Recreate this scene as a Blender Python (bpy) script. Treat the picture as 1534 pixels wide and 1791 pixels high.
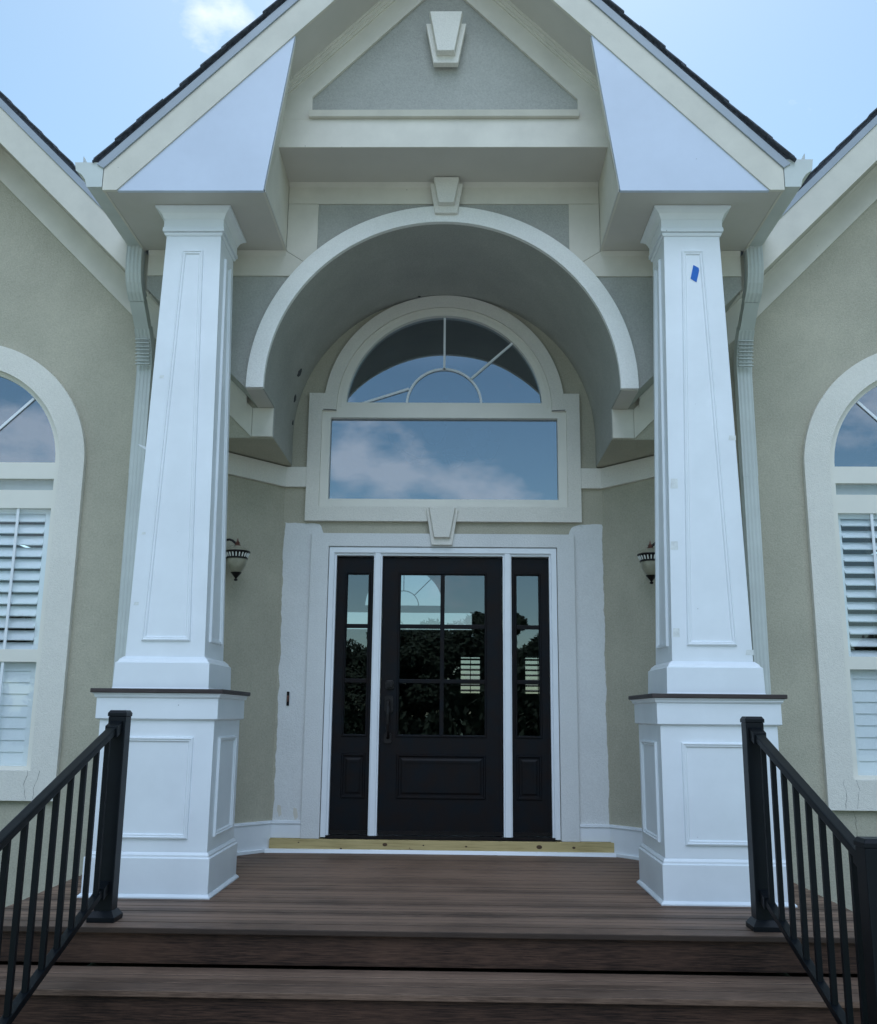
import bpy, bmesh, math, random
from mathutils import Vector, Matrix
from math import radians as R, sin, cos, pi, sqrt
random.seed(7)
S = bpy.context.scene
for o in list(bpy.data.objects): bpy.data.objects.remove(o)
COL = S.collection

# ---------------------------------------------------------------- camera
cam = bpy.data.cameras.new('camera'); co = bpy.data.objects.new('camera', cam); COL.objects.link(co)
cam.sensor_fit = 'HORIZONTAL'; cam.sensor_width = 36; cam.lens = 1685.3/1534*36
cam.clip_start = .05; cam.clip_end = 3000
PITCH, ROLL, YAW = .2080, .0100, -.0190
fwd = Vector((sin(YAW)*cos(PITCH), cos(YAW)*cos(PITCH), sin(PITCH)))
rt = Vector((cos(YAW), -sin(YAW), 0)); up = rt.cross(fwd)
r2 = cos(ROLL)*rt + sin(ROLL)*up; u2 = -sin(ROLL)*rt + cos(ROLL)*up
co.matrix_world = Matrix(((r2.x, u2.x, -fwd.x, .105), (r2.y, u2.y, -fwd.y, -7.391), (r2.z, u2.z, -fwd.z, .985), (0, 0, 0, 1)))
S.camera = co

# ---------------------------------------------------------------- sky, sun, exposure
SUN_EL, SUN_AZ = 62, 1          # azimuth measured from straight behind the house
w = bpy.data.worlds.new('World'); S.world = w; w.use_nodes = True
nt = w.node_tree; nt.nodes.clear(); N = nt.nodes.new; L = nt.links.new
out = N('ShaderNodeOutputWorld'); bg = N('ShaderNodeBackground'); bg.inputs['Strength'].default_value = .115
sky = N('ShaderNodeTexSky'); sky.sky_type = 'NISHITA'; sky.sun_disc = False
sky.sun_elevation = R(SUN_EL); sky.sun_rotation = R(SUN_AZ); sky.air_density = 1.0; sky.dust_density = .6; sky.ozone_density = 2.4
tc = N('ShaderNodeTexCoord')
def wnoise(scale, detail, rough, off, stretch=1.8):
    mp = N('ShaderNodeMapping'); mp.inputs['Location'].default_value = off; mp.inputs['Scale'].default_value = (1, 1, stretch)
    n = N('ShaderNodeTexNoise'); n.inputs['Scale'].default_value = scale; n.inputs['Detail'].default_value = detail; n.inputs['Roughness'].default_value = rough
    L(tc.outputs['Generated'], mp.inputs['Vector']); L(mp.outputs['Vector'], n.inputs['Vector']); return n
n1 = wnoise(8, 12, .60, (3.1, 1.7, .4)); ramp = N('ShaderNodeValToRGB')
ramp.color_ramp.elements[0].position = .66; ramp.color_ramp.elements[1].position = 1.0
ctr = N('ShaderNodeMapRange'); ctr.clamp = False; ctr.inputs['From Min'].default_value = .5; ctr.inputs['From Max'].default_value = 1.5; ctr.inputs['To Min'].default_value = .47; ctr.inputs['To Max'].default_value = 2.37; L(n1.outputs['Fac'], ctr.inputs['Value'])
acc = ctr.outputs[0]
for d_, rad, amp in (((-.214, .771, .600), 2.8, .30), ((-.163, .758, .632), 1.5, .22), ((-.120, -.955, .280), 3.0, .34), ((-.095, -.966, .235), 3.4, .32), ((.028, -.974, .224), 3.2, .24),
                     ((.09, -.965, .24), 4, .20), ((-.02, -.974, .215), 5, .14), ((-.417, -.874, .225), 5.5, .42), ((.38, -.886, .265), 9, .30), ((-.75, -.6, .3), 14, .2), ((.7, -.65, .35), 14, .2)):
    dv = Vector(d_).normalized(); dp = N('ShaderNodeVectorMath'); dp.operation = 'DOT_PRODUCT'; dp.inputs[1].default_value = dv; L(tc.outputs['Generated'], dp.inputs[0])
    mr_ = N('ShaderNodeMapRange'); mr_.interpolation_type = 'SMOOTHSTEP'; mr_.inputs['From Min'].default_value = cos(R(rad)); mr_.inputs['From Max'].default_value = 1; mr_.inputs['To Max'].default_value = amp
    L(dp.outputs['Value'], mr_.inputs['Value']); ad_ = N('ShaderNodeMath'); ad_.operation = 'ADD'; L(acc, ad_.inputs[0]); L(mr_.outputs[0], ad_.inputs[1]); acc = ad_.outputs[0]
L(acc, ramp.inputs['Fac'])
mx = N('ShaderNodeMix'); mx.data_type = 'RGBA'
mfac = N('ShaderNodeMath'); mfac.operation = 'MULTIPLY'; mfac.inputs[1].default_value = .62
L(ramp.outputs['Color'], mfac.inputs[0]); L(mfac.outputs[0], mx.inputs['Factor'])
mx.inputs['B'].default_value = (6.3, 6.6, 7.2, 1)
tint = N('ShaderNodeVectorMath'); tint.operation = 'MULTIPLY'; tint.inputs[1].default_value = (.98, 1.06, .93); L(sky.outputs['Color'], tint.inputs[0])
L(tint.outputs[0], mx.inputs['A']); # added unseen bright sky patch, high behind the camera, to light the facade
bk = N('ShaderNodeVectorMath'); bk.operation = 'DOT_PRODUCT'; bk.inputs[1].default_value = Vector((0, -.66, .75)).normalized(); L(tc.outputs['Generated'], bk.inputs[0])
bm_ = N('ShaderNodeMapRange'); bm_.interpolation_type = 'SMOOTHSTEP'; bm_.inputs['From Min'].default_value = cos(R(29)); bm_.inputs['From Max'].default_value = cos(R(12)); L(bk.outputs['Value'], bm_.inputs['Value'])
mx2 = N('ShaderNodeMix'); mx2.data_type = 'RGBA'; mx2.inputs['B'].default_value = (13.2, 15.8, 20.0, 1); L(bm_.outputs[0], mx2.inputs['Factor']); L(mx.outputs['Result'], mx2.inputs['A'])
L(mx2.outputs['Result'], bg.inputs['Color']); L(bg.outputs[0], out.inputs['Surface'])
sl = bpy.data.lights.new('sun', 'SUN'); sl.energy = 3.0; sl.angle = R(.6); sl.color = (1, .97, .93)
so = bpy.data.objects.new('sun', sl); COL.objects.link(so)
a, e = R(SUN_AZ), R(SUN_EL)
sd = Vector((sin(a)*cos(e), cos(a)*cos(e), sin(e)))
so.rotation_euler = (-sd).to_track_quat('-Z', 'Y').to_euler()
S.view_settings.view_transform = 'Standard'; S.view_settings.look = 'None'; S.view_settings.gamma = 1
S.view_settings.exposure = .79

# ---------------------------------------------------------------- materials
def mat(name, col, rough=.6, var=0, vscale=6, bump=0, bscale=200, spec=.5, metal=0, var2=None, coat=0, speck=0):
    m = bpy.data.materials.new(name); m.use_nodes = True; t = m.node_tree; b = t.nodes['Principled BSDF']
    b.inputs['Base Color'].default_value = (*col, 1); b.inputs['Roughness'].default_value = rough
    b.inputs['Specular IOR Level'].default_value = spec; b.inputs['Metallic'].default_value = metal; b.inputs['Coat Weight'].default_value = coat
    g = t.nodes.new('ShaderNodeNewGeometry')
    if var:
        n = t.nodes.new('ShaderNodeTexNoise'); n.inputs['Scale'].default_value = vscale; n.inputs['Detail'].default_value = 6; n.inputs['Roughness'].default_value = .6
        t.links.new(g.outputs['Position'], n.inputs['Vector'])
        r = t.nodes.new('ShaderNodeValToRGB'); c2 = var2 or tuple(c*(1-var) for c in col)
        r.color_ramp.elements[0].position = .35; r.color_ramp.elements[1].position = .68
        r.color_ramp.elements[0].color = (*c2, 1); r.color_ramp.elements[1].color = (*[min(1, c*(1+var*.35)) for c in col], 1)
        t.links.new(n.outputs['Fac'], r.inputs['Fac']); t.links.new(r.outputs['Color'], b.inputs['Base Color'])
    if speck:
        v = t.nodes.new('ShaderNodeTexVoronoi'); v.inputs['Scale'].default_value = speck; t.links.new(g.outputs['Position'], v.inputs['Vector'])
        rk = t.nodes.new('ShaderNodeValToRGB'); rk.color_ramp.elements[0].position = .012; rk.color_ramp.elements[1].position = .03; t.links.new(v.outputs['Distance'], rk.inputs['Fac'])
        mk = t.nodes.new('ShaderNodeMix'); mk.data_type = 'RGBA'; mk.inputs['A'].default_value = (*[c*.45 for c in col], 1); t.links.new(rk.outputs['Color'], mk.inputs['Factor']); t.links.new(r.outputs['Color'], mk.inputs['B']); t.links.new(mk.outputs['Result'], b.inputs['Base Color'])
    if bump:
        n = t.nodes.new('ShaderNodeTexNoise'); n.inputs['Scale'].default_value = bscale; n.inputs['Detail'].default_value = 4; n.inputs['Roughness'].default_value = .6
        t.links.new(g.outputs['Position'], n.inputs['Vector'])
        bp = t.nodes.new('ShaderNodeBump'); bp.inputs['Strength'].default_value = bump; bp.inputs['Distance'].default_value = .01
        t.links.new(n.outputs['Fac'], bp.inputs['Height']); t.links.new(bp.outputs['Normal'], b.inputs['Normal'])
    return m
def stucco(name, col, amp=1):
    """sand finish: grain of light and dark specks plus large faint weathering"""
    m = bpy.data.materials.new(name); m.use_nodes = True; t = m.node_tree; b = t.nodes['Principled BSDF']; lk = t.links.new
    b.inputs['Roughness'].default_value = .92; b.inputs['Specular IOR Level'].default_value = .25
    g = t.nodes.new('ShaderNodeNewGeometry')
    def nz(sc, d, r=.6):
        n = t.nodes.new('ShaderNodeTexNoise'); n.inputs['Scale'].default_value = sc; n.inputs['Detail'].default_value = d; n.inputs['Roughness'].default_value = r
        lk(g.outputs['Position'], n.inputs['Vector']); return n
    big = nz(1.9, 8, .68); fine = nz(85, 3, .7); worm = nz(140, 2)
    mr = t.nodes.new('ShaderNodeMapRange'); mr.inputs['From Min'].default_value = .3; mr.inputs['From Max'].default_value = .7
    mr.inputs['To Min'].default_value = 1-.11*amp; mr.inputs['To Max'].default_value = 1+.09*amp; lk(big.outputs['Fac'], mr.inputs['Value'])
    mf = t.nodes.new('ShaderNodeMapRange'); mf.inputs['From Min'].default_value = .3; mf.inputs['From Max'].default_value = .7
    mf.inputs['To Min'].default_value = 1-.13*amp; mf.inputs['To Max'].default_value = 1+.10*amp; lk(fine.outputs['Fac'], mf.inputs['Value'])
    mm = t.nodes.new('ShaderNodeMath'); mm.operation = 'MULTIPLY'; lk(mr.outputs[0], mm.inputs[0]); lk(mf.outputs[0], mm.inputs[1])
    vm = t.nodes.new('ShaderNodeVectorMath'); vm.operation = 'SCALE'; vm.inputs[0].default_value = col; lk(mm.outputs[0], vm.inputs['Scale'])
    lk(vm.outputs[0], b.inputs['Base Color'])
    bp = t.nodes.new('ShaderNodeBump'); bp.inputs['Strength'].default_value = .55; bp.inputs['Distance'].default_value = .006
    ad = t.nodes.new('ShaderNodeMath'); ad.operation = 'ADD'; lk(fine.outputs['Fac'], ad.inputs[0]); lk(worm.outputs['Fac'], ad.inputs[1])
    lk(ad.outputs[0], bp.inputs['Height']); lk(bp.outputs['Normal'], b.inputs['Normal'])
    return m
def plank(name, dark, light, rough, pitch, axis='Y', grain=3., knots=False, spec=.25, seam=None):
    """boards running along X; pitch = board width along the other axis"""
    m = bpy.data.materials.new(name); m.use_nodes = True; t = m.node_tree; b = t.nodes['Principled BSDF']; lk = t.links.new
    b.inputs['Specular IOR Level'].default_value = spec
    g = t.nodes.new('ShaderNodeNewGeometry')
    sx = t.nodes.new('ShaderNodeSeparateXYZ'); lk(g.outputs['Position'], sx.inputs[0])
    d = t.nodes.new('ShaderNodeMath'); d.operation = 'DIVIDE'; d.inputs[1].default_value = pitch; lk(sx.outputs[axis], d.inputs[0])
    fl = t.nodes.new('ShaderNodeMath'); fl.operation = 'FLOOR'; lk(d.outputs[0], fl.inputs[0])
    wn = t.nodes.new('ShaderNodeTexWhiteNoise'); wn.noise_dimensions = '1D'; lk(fl.outputs[0], wn.inputs['W'])
    mp = t.nodes.new('ShaderNodeMapping'); mp.inputs['Scale'].default_value = (3.2, 70, 70); lk(g.outputs['Position'], mp.inputs['Vector'])
    cb = t.nodes.new('ShaderNodeCombineXYZ'); ml = t.nodes.new('ShaderNodeMath'); ml.operation = 'MULTIPLY'; ml.inputs[1].default_value = 37
    lk(wn.outputs['Value'], ml.inputs[0]); lk(ml.outputs[0], cb.inputs[0]); lk(cb.outputs[0], mp.inputs['Location'])
    n = t.nodes.new('ShaderNodeTexNoise'); n.inputs['Scale'].default_value = grain; n.inputs['Detail'].default_value = 7; n.inputs['Roughness'].default_value = .65; lk(mp.outputs[0], n.inputs['Vector'])
    n2 = t.nodes.new('ShaderNodeTexNoise'); n2.inputs['Scale'].default_value = 2.2; n2.inputs['Detail'].default_value = 5; lk(g.outputs['Position'], n2.inputs['Vector'])
    a1 = t.nodes.new('ShaderNodeMath'); a1.operation = 'MULTIPLY_ADD'; a1.inputs[1].default_value = .55; lk(n2.outputs['Fac'], a1.inputs[0])
    a2 = t.nodes.new('ShaderNodeMath'); a2.operation = 'MULTIPLY_ADD'; a2.inputs[1].default_value = .30; lk(wn.outputs['Value'], a2.inputs[0]); lk(n.outputs['Fac'], a2.inputs[2]); lk(a2.outputs[0], a1.inputs[2])
    r = t.nodes.new('ShaderNodeValToRGB'); r.color_ramp.elements[0].position = .62; r.color_ramp.elements[1].position = 1.12
    r.color_ramp.elements[0].color = (*dark, 1); r.color_ramp.elements[1].color = (*light, 1); lk(a1.outputs[0], r.inputs['Fac'])
    src = r.outputs['Color']
    if knots:
        mk = t.nodes.new('ShaderNodeMapping'); mk.inputs['Scale'].default_value = (4.5, 14, 14); lk(g.outputs['Position'], mk.inputs['Vector'])
        v = t.nodes.new('ShaderNodeTexVoronoi'); v.inputs['Scale'].default_value = 1; lk(mk.outputs[0], v.inputs['Vector'])
        rk = t.nodes.new('ShaderNodeValToRGB'); rk.color_ramp.elements[0].position = .06; rk.color_ramp.elements[1].position = .14
        lk(v.outputs['Distance'], rk.inputs['Fac'])
        mxk = t.nodes.new('ShaderNodeMix'); mxk.data_type = 'RGBA'; mxk.inputs['A'].default_value = (.10, .06, .03, 1)
        lk(rk.outputs['Color'], mxk.inputs['Factor']); lk(src, mxk.inputs['B']); src = mxk.outputs['Result']
    else:   # pale scuffs and dust
        n3 = t.nodes.new('ShaderNodeTexNoise'); n3.inputs['Scale'].default_value = 1; n3.inputs['Detail'].default_value = 9; n3.inputs['Roughness'].default_value = .7
        m3 = t.nodes.new('ShaderNodeMapping'); m3.inputs['Scale'].default_value = (2.5, 18, 18); lk(g.outputs['Position'], m3.inputs['Vector']); lk(m3.outputs[0], n3.inputs['Vector'])
        r3 = t.nodes.new('ShaderNodeValToRGB'); r3.color_ramp.elements[0].position = .60; r3.color_ramp.elements[1].position = .74; lk(n3.outputs['Fac'], r3.inputs['Fac'])
        f3 = t.nodes.new('ShaderNodeMath'); f3.operation = 'MULTIPLY'; f3.inputs[1].default_value = .45; lk(r3.outputs['Color'], f3.inputs[0])
        mx3 = t.nodes.new('ShaderNodeMix'); mx3.data_type = 'RGBA'; mx3.inputs['B'].default_value = (*[c*1.9 for c in light], 1)
        lk(f3.outputs[0], mx3.inputs['Factor']); lk(src, mx3.inputs['A']); src = mx3.outputs['Result']
    if seam is not None:     # gap shade between neighbouring boards, painted as dark lines
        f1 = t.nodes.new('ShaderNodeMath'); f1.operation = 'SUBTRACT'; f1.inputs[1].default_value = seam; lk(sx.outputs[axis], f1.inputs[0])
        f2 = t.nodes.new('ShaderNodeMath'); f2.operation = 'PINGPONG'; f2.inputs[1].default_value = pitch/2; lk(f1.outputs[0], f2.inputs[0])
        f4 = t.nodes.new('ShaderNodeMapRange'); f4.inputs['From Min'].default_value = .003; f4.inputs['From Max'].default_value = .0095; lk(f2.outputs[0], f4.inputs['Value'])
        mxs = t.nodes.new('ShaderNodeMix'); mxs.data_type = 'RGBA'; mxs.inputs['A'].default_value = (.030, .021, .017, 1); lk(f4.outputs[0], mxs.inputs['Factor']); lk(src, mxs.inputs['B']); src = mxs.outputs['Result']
    lk(src, b.inputs['Base Color'])
    rr = t.nodes.new('ShaderNodeMapRange'); rr.inputs['To Min'].default_value = rough-.1; rr.inputs['To Max'].default_value = rough+.12; lk(n2.outputs['Fac'], rr.inputs['Value']); lk(rr.outputs[0], b.inputs['Roughness'])
    bp = t.nodes.new('ShaderNodeBump'); bp.inputs['Strength'].default_value = .35; bp.inputs['Distance'].default_value = .003; lk(n.outputs['Fac'], bp.inputs['Height']); lk(bp.outputs['Normal'], b.inputs['Normal'])
    return m
def glass(name, refl, tint):
    m = bpy.data.materials.new(name); m.use_nodes = True; t = m.node_tree; t.nodes.clear(); lk = t.links.new
    o = t.nodes.new('ShaderNodeOutputMaterial'); ms = t.nodes.new('ShaderNodeMixShader'); gl = t.nodes.new('ShaderNodeBsdfGlossy'); tr = t.nodes.new('ShaderNodeBsdfTransparent')
    gl.inputs['Roughness'].default_value = .004; gl.inputs['Color'].default_value = (.86, .93, 1, 1); tr.inputs['Color'].default_value = (*tint, 1)
    lw = t.nodes.new('ShaderNodeLayerWeight'); lw.inputs['Blend'].default_value = .5; pw = t.nodes.new('ShaderNodeMath'); pw.operation = 'POWER'; pw.inputs[1].default_value = 5; lk(lw.outputs['Facing'], pw.inputs[0])
    ma = t.nodes.new('ShaderNodeMath'); ma.operation = 'MULTIPLY_ADD'; ma.inputs[1].default_value = 1-refl; ma.inputs[2].default_value = refl+.025; ma.use_clamp = True
    lk(pw.outputs[0], ma.inputs[0]); lk(ma.outputs[0], ms.inputs[0]); lk(tr.outputs[0], ms.inputs[1]); lk(gl.outputs[0], ms.inputs[2]); lk(ms.outputs[0], o.inputs[0])
    n = t.nodes.new('ShaderNodeTexNoise'); n.inputs['Scale'].default_value = 1.6; n.inputs['Detail'].default_value = 1; g = t.nodes.new('ShaderNodeNewGeometry'); lk(g.outputs['Position'], n.inputs['Vector'])
    bp = t.nodes.new('ShaderNodeBump'); bp.inputs['Strength'].default_value = .25; bp.inputs['Distance'].default_value = .004; lk(n.outputs['Fac'], bp.inputs['Height']); lk(bp.outputs['Normal'], gl.inputs['Normal'])
    return m
M = dict(
 stucco=stucco('tan_stucco', (.465, .437, .345)),
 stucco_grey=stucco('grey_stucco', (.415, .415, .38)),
 stucco_trim=stucco('cream_stucco_trim', (.78, .75, .68), .45),
 paint=stucco('fresh_white_paint_on_stucco', (.74, .745, .735), .5),
 cream=mat('cream_painted_board', (.70, .66, .57), .5, .10, 3.5, .05, 60, speck=6),
 soffit=mat('soffit_board', (.60, .565, .51), .6, .06, 2, .05, 40),
 pvc=mat('new_white_pvc', (.84, .87, .90), .36, .055, 3.0, .03, 30, speck=7),
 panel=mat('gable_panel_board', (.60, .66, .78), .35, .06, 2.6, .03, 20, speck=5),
 ring=stucco('pale_arch_stucco', (.90, .89, .85), .5),
 vinyl=mat('window_vinyl', (.80, .77, .69), .4, .04, 3),
 gutter=mat('pale_aluminium', (.61, .64, .61), .42, .08, 4, .03, 20),
 flash=mat('drip_edge', (.36, .40, .45), .4, .1, 3),
 shingle=mat('charcoal_shingle', (.10, .11, .135), .9, .5, 30, .6, 120),
 doorp=mat('near_black_door_stain', (.004, .0065, .0095), .5, .35, 8, .05, 90, var2=(.010, .0065, .006), spec=.16),
 bronze=mat('dark_bronze_metal', (.02, .017, .017), .35, .3, 20, metal=.6),
 copper=mat('aged_copper_metal', (.20, .10, .08), .45, .4, 30, metal=.7),
 lampglass=mat('frosted_amber_glass', (.33, .31, .23), .35, .2, 25),
 black=mat('black_powder_coat', (.0025, .0045, .007), .42, .25, 12, .03, 250, spec=.24),
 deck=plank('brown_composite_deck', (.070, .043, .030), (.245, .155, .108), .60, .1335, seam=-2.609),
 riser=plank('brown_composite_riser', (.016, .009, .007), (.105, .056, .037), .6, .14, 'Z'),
 capslab=plank('brown_cap_slab', (.030, .023, .024), (.07, .055, .052), .45, .5),
 pine=plank('treated_pine', (.30, .22, .085), (.56, .44, .21), .7, .5, 'Z', 1.4, True),
 transom=mat('grey_transom_board', (.42, .46, .44), .5, .1, 6),  # plain grey-green board colour
 knot=mat('pine_knot', (.10, .055, .025), .7, .5, 60),
 louver=mat('white_louver_paint', (.76, .81, .83), .4, .03, 3),
 glass=glass('window_glass', .27, (.38, .48, .56)),
 glass2=glass('side_window_glass', .02, (.995, 1, 1)),
 doorglass=glass('door_glass', .11, (.46, .50, .52)),
 inner=mat('interior_wall_paint', (.16, .15, .14), .8, .1, 2),
 innerfloor=mat('interior_floor', (.05, .035, .025), .3, .3, 5),
 grass=mat('lawn_grass', (.10, .14, .075), .9, .5, 1.5, .5, 30),
 concrete=mat('concrete_walk', (.33, .35, .37), .85, .15, 2.5, .2, 80),
 asphalt=mat('asphalt', (.06, .06, .062), .9, .2, 3, .3, 90),
 leaf=mat('leaf_green', (.022, .036, .020), .95, .5, 3),
 bark=mat('bark', (.10, .07, .05), .9, .4, 8, .6, 20),
 tape=mat('blue_painter_tape', (.01, .14, .55), .6, .1, 30),
 filler=mat('dried_filler', (.77, .79, .77), .6, .15, 40),
 dark=mat('dark_stain', (.07, .075, .08), .9, .4, 40),
 shade=mat('white_lamp_shade', (.85, .85, .80), .3),
)

# ---------------------------------------------------------------- mesh helpers
class MB:
    def __init__(s): s.v = []; s.f = []
    def add(s, vs, fs):
        k = len(s.v); s.v += [tuple(v) for v in vs]; s.f += [tuple(i+k for i in f) for f in fs]; return s
    def box(s, x0, x1, y0, y1, z0, z1):
        x0, x1 = sorted((x0, x1)); y0, y1 = sorted((y0, y1)); z0, z1 = sorted((z0, z1))
        return s.hexa([(x0,y0,z0),(x1,y0,z0),(x1,y1,z0),(x0,y1,z0)], [(x0,y0,z1),(x1,y0,z1),(x1,y1,z1),(x0,y1,z1)])
    def hexa(s, a, b):
        n = len(a); fs = [tuple(reversed(range(n))), tuple(range(n, 2*n))] + [(i, (i+1) % n, n+(i+1) % n, n+i) for i in range(n)]
        return s.add(list(a)+list(b), fs)
    def prism_y(s, poly, y0, y1): return s.hexa([(x, y0, z) for x, z in poly], [(x, y1, z) for x, z in poly])
    def prism_z(s, poly, z0, z1): return s.hexa([(x, y, z0) for x, y in poly], [(x, y, z1) for x, y in poly])
    def prism_x(s, poly, x0, x1): return s.hexa([(x0, y, z) for y, z in poly], [(x1, y, z) for y, z in poly])
    def plate(s, loops, y0, y1):
        """flat plate in the XZ plane with holes, y0..y1 thick"""
        cu = bpy.data.curves.new('t', 'CURVE'); cu.dimensions = '2D'; cu.fill_mode = 'BOTH'; cu.extrude = abs(y1-y0)/2
        for lp in loops:
            sp = cu.splines.new('POLY'); sp.points.add(len(lp)-1); sp.use_cyclic_u = True
            for p, q in zip(sp.points, lp): p.co = (q[0], q[1], 0, 1)
        ob = bpy.data.objects.new('t', cu); COL.objects.link(ob); dg = bpy.context.evaluated_depsgraph_get(); dg.update()
        me = bpy.data.meshes.new_from_object(ob.evaluated_get(dg))
        ym = (y0+y1)/2
        s.add([(v.co.x, ym-v.co.z, v.co.y) for v in me.vertices], [tuple(p.vertices) for p in me.polygons])
        bpy.data.objects.remove(ob); bpy.data.curves.remove(cu); bpy.data.meshes.remove(me); return s
    def frustum(s, c0, h0, z0, c1, h1, z1):
        def q(c, h, z): return [(c[0]-h, c[1]-h, z), (c[0]+h, c[1]-h, z), (c[0]+h, c[1]+h, z), (c[0]-h, c[1]+h, z)]
        return s.hexa(q(c0, h0, z0), q(c1, h1, z1))
    def stack(s, prof, c=(0, 0)):
        for (z0, h0), (z1, h1) in zip(prof, prof[1:]):
            if abs(z1-z0) > 1e-6: s.frustum(c, h0, z0, c, h1, z1)
        return s
    def mold(s, pts, nrm, prof):
        """mitred moulding ring round a convex planar polygon; prof = (inset, height)"""
        P = [Vector(p) for p in pts]; nrm = Vector(nrm).normalized(); n = len(P); cen = sum(P, Vector())/n; loops = []
        for ins, h in prof:
            lp = []
            for i in range(n):
                a, b, c = P[i-1], P[i], P[(i+1) % n]
                d1 = (b-a).normalized(); d2 = (c-b).normalized()
                m1 = nrm.cross(d1); m2 = nrm.cross(d2)
                if m1.dot(cen-b) < 0: m1 = -m1
                if m2.dot(cen-b) < 0: m2 = -m2
                k = (m1+m2); k = k/k.length; lp.append(b + k*(ins/max(.2, k.dot(m1))) + nrm*h)
            loops.append(lp)
        vs = [v for l in loops for v in l]
        fs = [(j*n+i, j*n+(i+1) % n, (j+1)*n+(i+1) % n, (j+1)*n+i) for j in range(len(prof)-1) for i in range(n)]
        return s.add(vs, fs)
    def lathe(s, prof, c=(0, 0, 0), n=24):
        vs = []; fs = []
        for r, z in prof:
            for i in range(n): t = 2*pi*i/n; vs.append((c[0]+r*cos(t), c[1]+r*sin(t), c[2]+z))
        for j in range(len(prof)-1):
            for i in range(n): fs.append((j*n+i, j*n+(i+1) % n, (j+1)*n+(i+1) % n, (j+1)*n+i))
        return s.add(vs, fs)
    def sweep(s, path, section, closed=True):
        """path: list of (point, u, v); section: (a, b) pairs laid on u, v"""
        vs = []; m = len(section)
        for p, u, v in path:
            for a_, b_ in section: vs.append(Vector(p)+Vector(u)*a_+Vector(v)*b_)
        fs = [(j*m+i, j*m+(i+1) % m, (j+1)*m+(i+1) % m, (j+1)*m+i) for j in range(len(path)-1) for i in range(m)]
        fs += [tuple(reversed(range(m))), tuple(range((len(path)-1)*m, len(path)*m))]
        return s.add(vs, fs)
    def bar(s, p, q, wx, wz, y0, y1):
        """flat bar in the XZ plane from p to q of width wx"""
        p = Vector(p); q = Vector(q); d = (q-p).normalized(); n = Vector((-d.y, d.x))*wx/2
        return s.prism_y([(p+n)[:], (q+n)[:], (q-n)[:], (p-n)[:]], y0, y1)
    def build(s, name, m, parent=None, bevel=0, smooth=False, seg=2):
        me = bpy.data.meshes.new(name); me.from_pydata(s.v, [], s.f); me.validate()
        bm = bmesh.new(); bm.from_mesh(me)
        if smooth or bevel: bmesh.ops.remove_doubles(bm, verts=bm.verts, dist=1e-5)
        bmesh.ops.recalc_face_normals(bm, faces=bm.faces); bm.to_mesh(me); bm.free()
        me.materials.append(M[m] if isinstance(m, str) else m)
        if smooth:
            for p in me.polygons: p.use_smooth = True
        o = bpy.data.objects.new(name, me); COL.objects.link(o)
        if parent: o.parent = parent
        if bevel:
            bv = o.modifiers.new('bevel', 'BEVEL'); bv.width = bevel; bv.segments = seg; bv.limit_method = 'ANGLE'; bv.angle_limit = R(35)
        return o
def arc(cx, cz, r, a0, a1, n=64): return [(cx+r*cos(R(a0+(a1-a0)*i/n)), cz+r*sin(R(a0+(a1-a0)*i/n))) for i in range(n+1)]
def empty(name, loc, label, cat, group=None):
    o = bpy.data.objects.new(name, None); COL.objects.link(o); o.location = loc; o['label'] = label; o['category'] = cat
    if group: o['group'] = group
    return o
def tag(o, label, cat, group=None):
    o['label'] = label; o['category'] = cat
    if group: o['group'] = group
    return o

# measured planes (metres; door wall Y=0, porch floor Z=0, camera on -Y)
YE, YB, YA, YF = -2.01, -1.662, -1.215, -.802
ZE = 4.135; RV = 1.204; ZS = 3.15; FL = 1.812      # gable soffit, vault radius, springing, flank soffit z = |x| + FL
SL = 1.022
house = empty('house', (0, 0, 0), 'tan stucco house with a gabled entry porch and arched windows', 'house')

# ---------------------------------------------------------------- ground
def plane(name, x0, x1, y0, y1, z, m):
    o = MB().add([(x0, y0, z), (x1, y0, z), (x1, y1, z), (x0, y1, z)], [(0, 1, 2, 3)]).build(name, m); o['kind'] = 'structure'; return o
plane('ground', -900, 900, -900, 900, -.56, 'grass')
plane('front_path', -1.7, 1.7, -9, -3.2, -.545, 'concrete')
plane('driveway', -14, 14, -20, -7.5, -.55, 'concrete')

# ---------------------------------------------------------------- house walls
UPHOLE = [(-.975, 2.58), (.975, 2.58), (.975, 3.365), (.86, 3.365)] + arc(0, 3.39, .86, 0, 180, 72) + [(-.86, 3.365), (-.975, 3.365)]
w_ = MB().plate([[(-1.25, -.5), (1.25, -.5), (1.25, 4.50), (-1.25, 4.50)], [(-.88, .0), (.88, .0), (.88, 2.26), (-.88, 2.26)], UPHOLE], 0, .15)
w_.build('wall', 'stucco', house)
for sx in (-1, 1):      # canted walls of the entry niche
    MB().prism_z([(sx*1.25, 0), (sx*1.95, YF), (sx*2.1, YF+.02), (sx*2.1, .15), (sx*1.25, .15)], -.5, 2.912).build('wall', 'stucco', house)
    MB().prism_z([(sx*1.2045, YF+.002), (sx*1.948, YF+.002), (sx*1.252, -.003), (sx*1.2045, -.003)], 2.9065, 2.911).build('niche_soffit', 'stucco', house)
def winpoly(cx, zc, r, zb, n=64): return [(cx-r, zb), (cx+r, zb)] + arc(cx, zc, r, 0, 180, n)
WX, WZ, WR = 3.442, 2.70, .735
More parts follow.
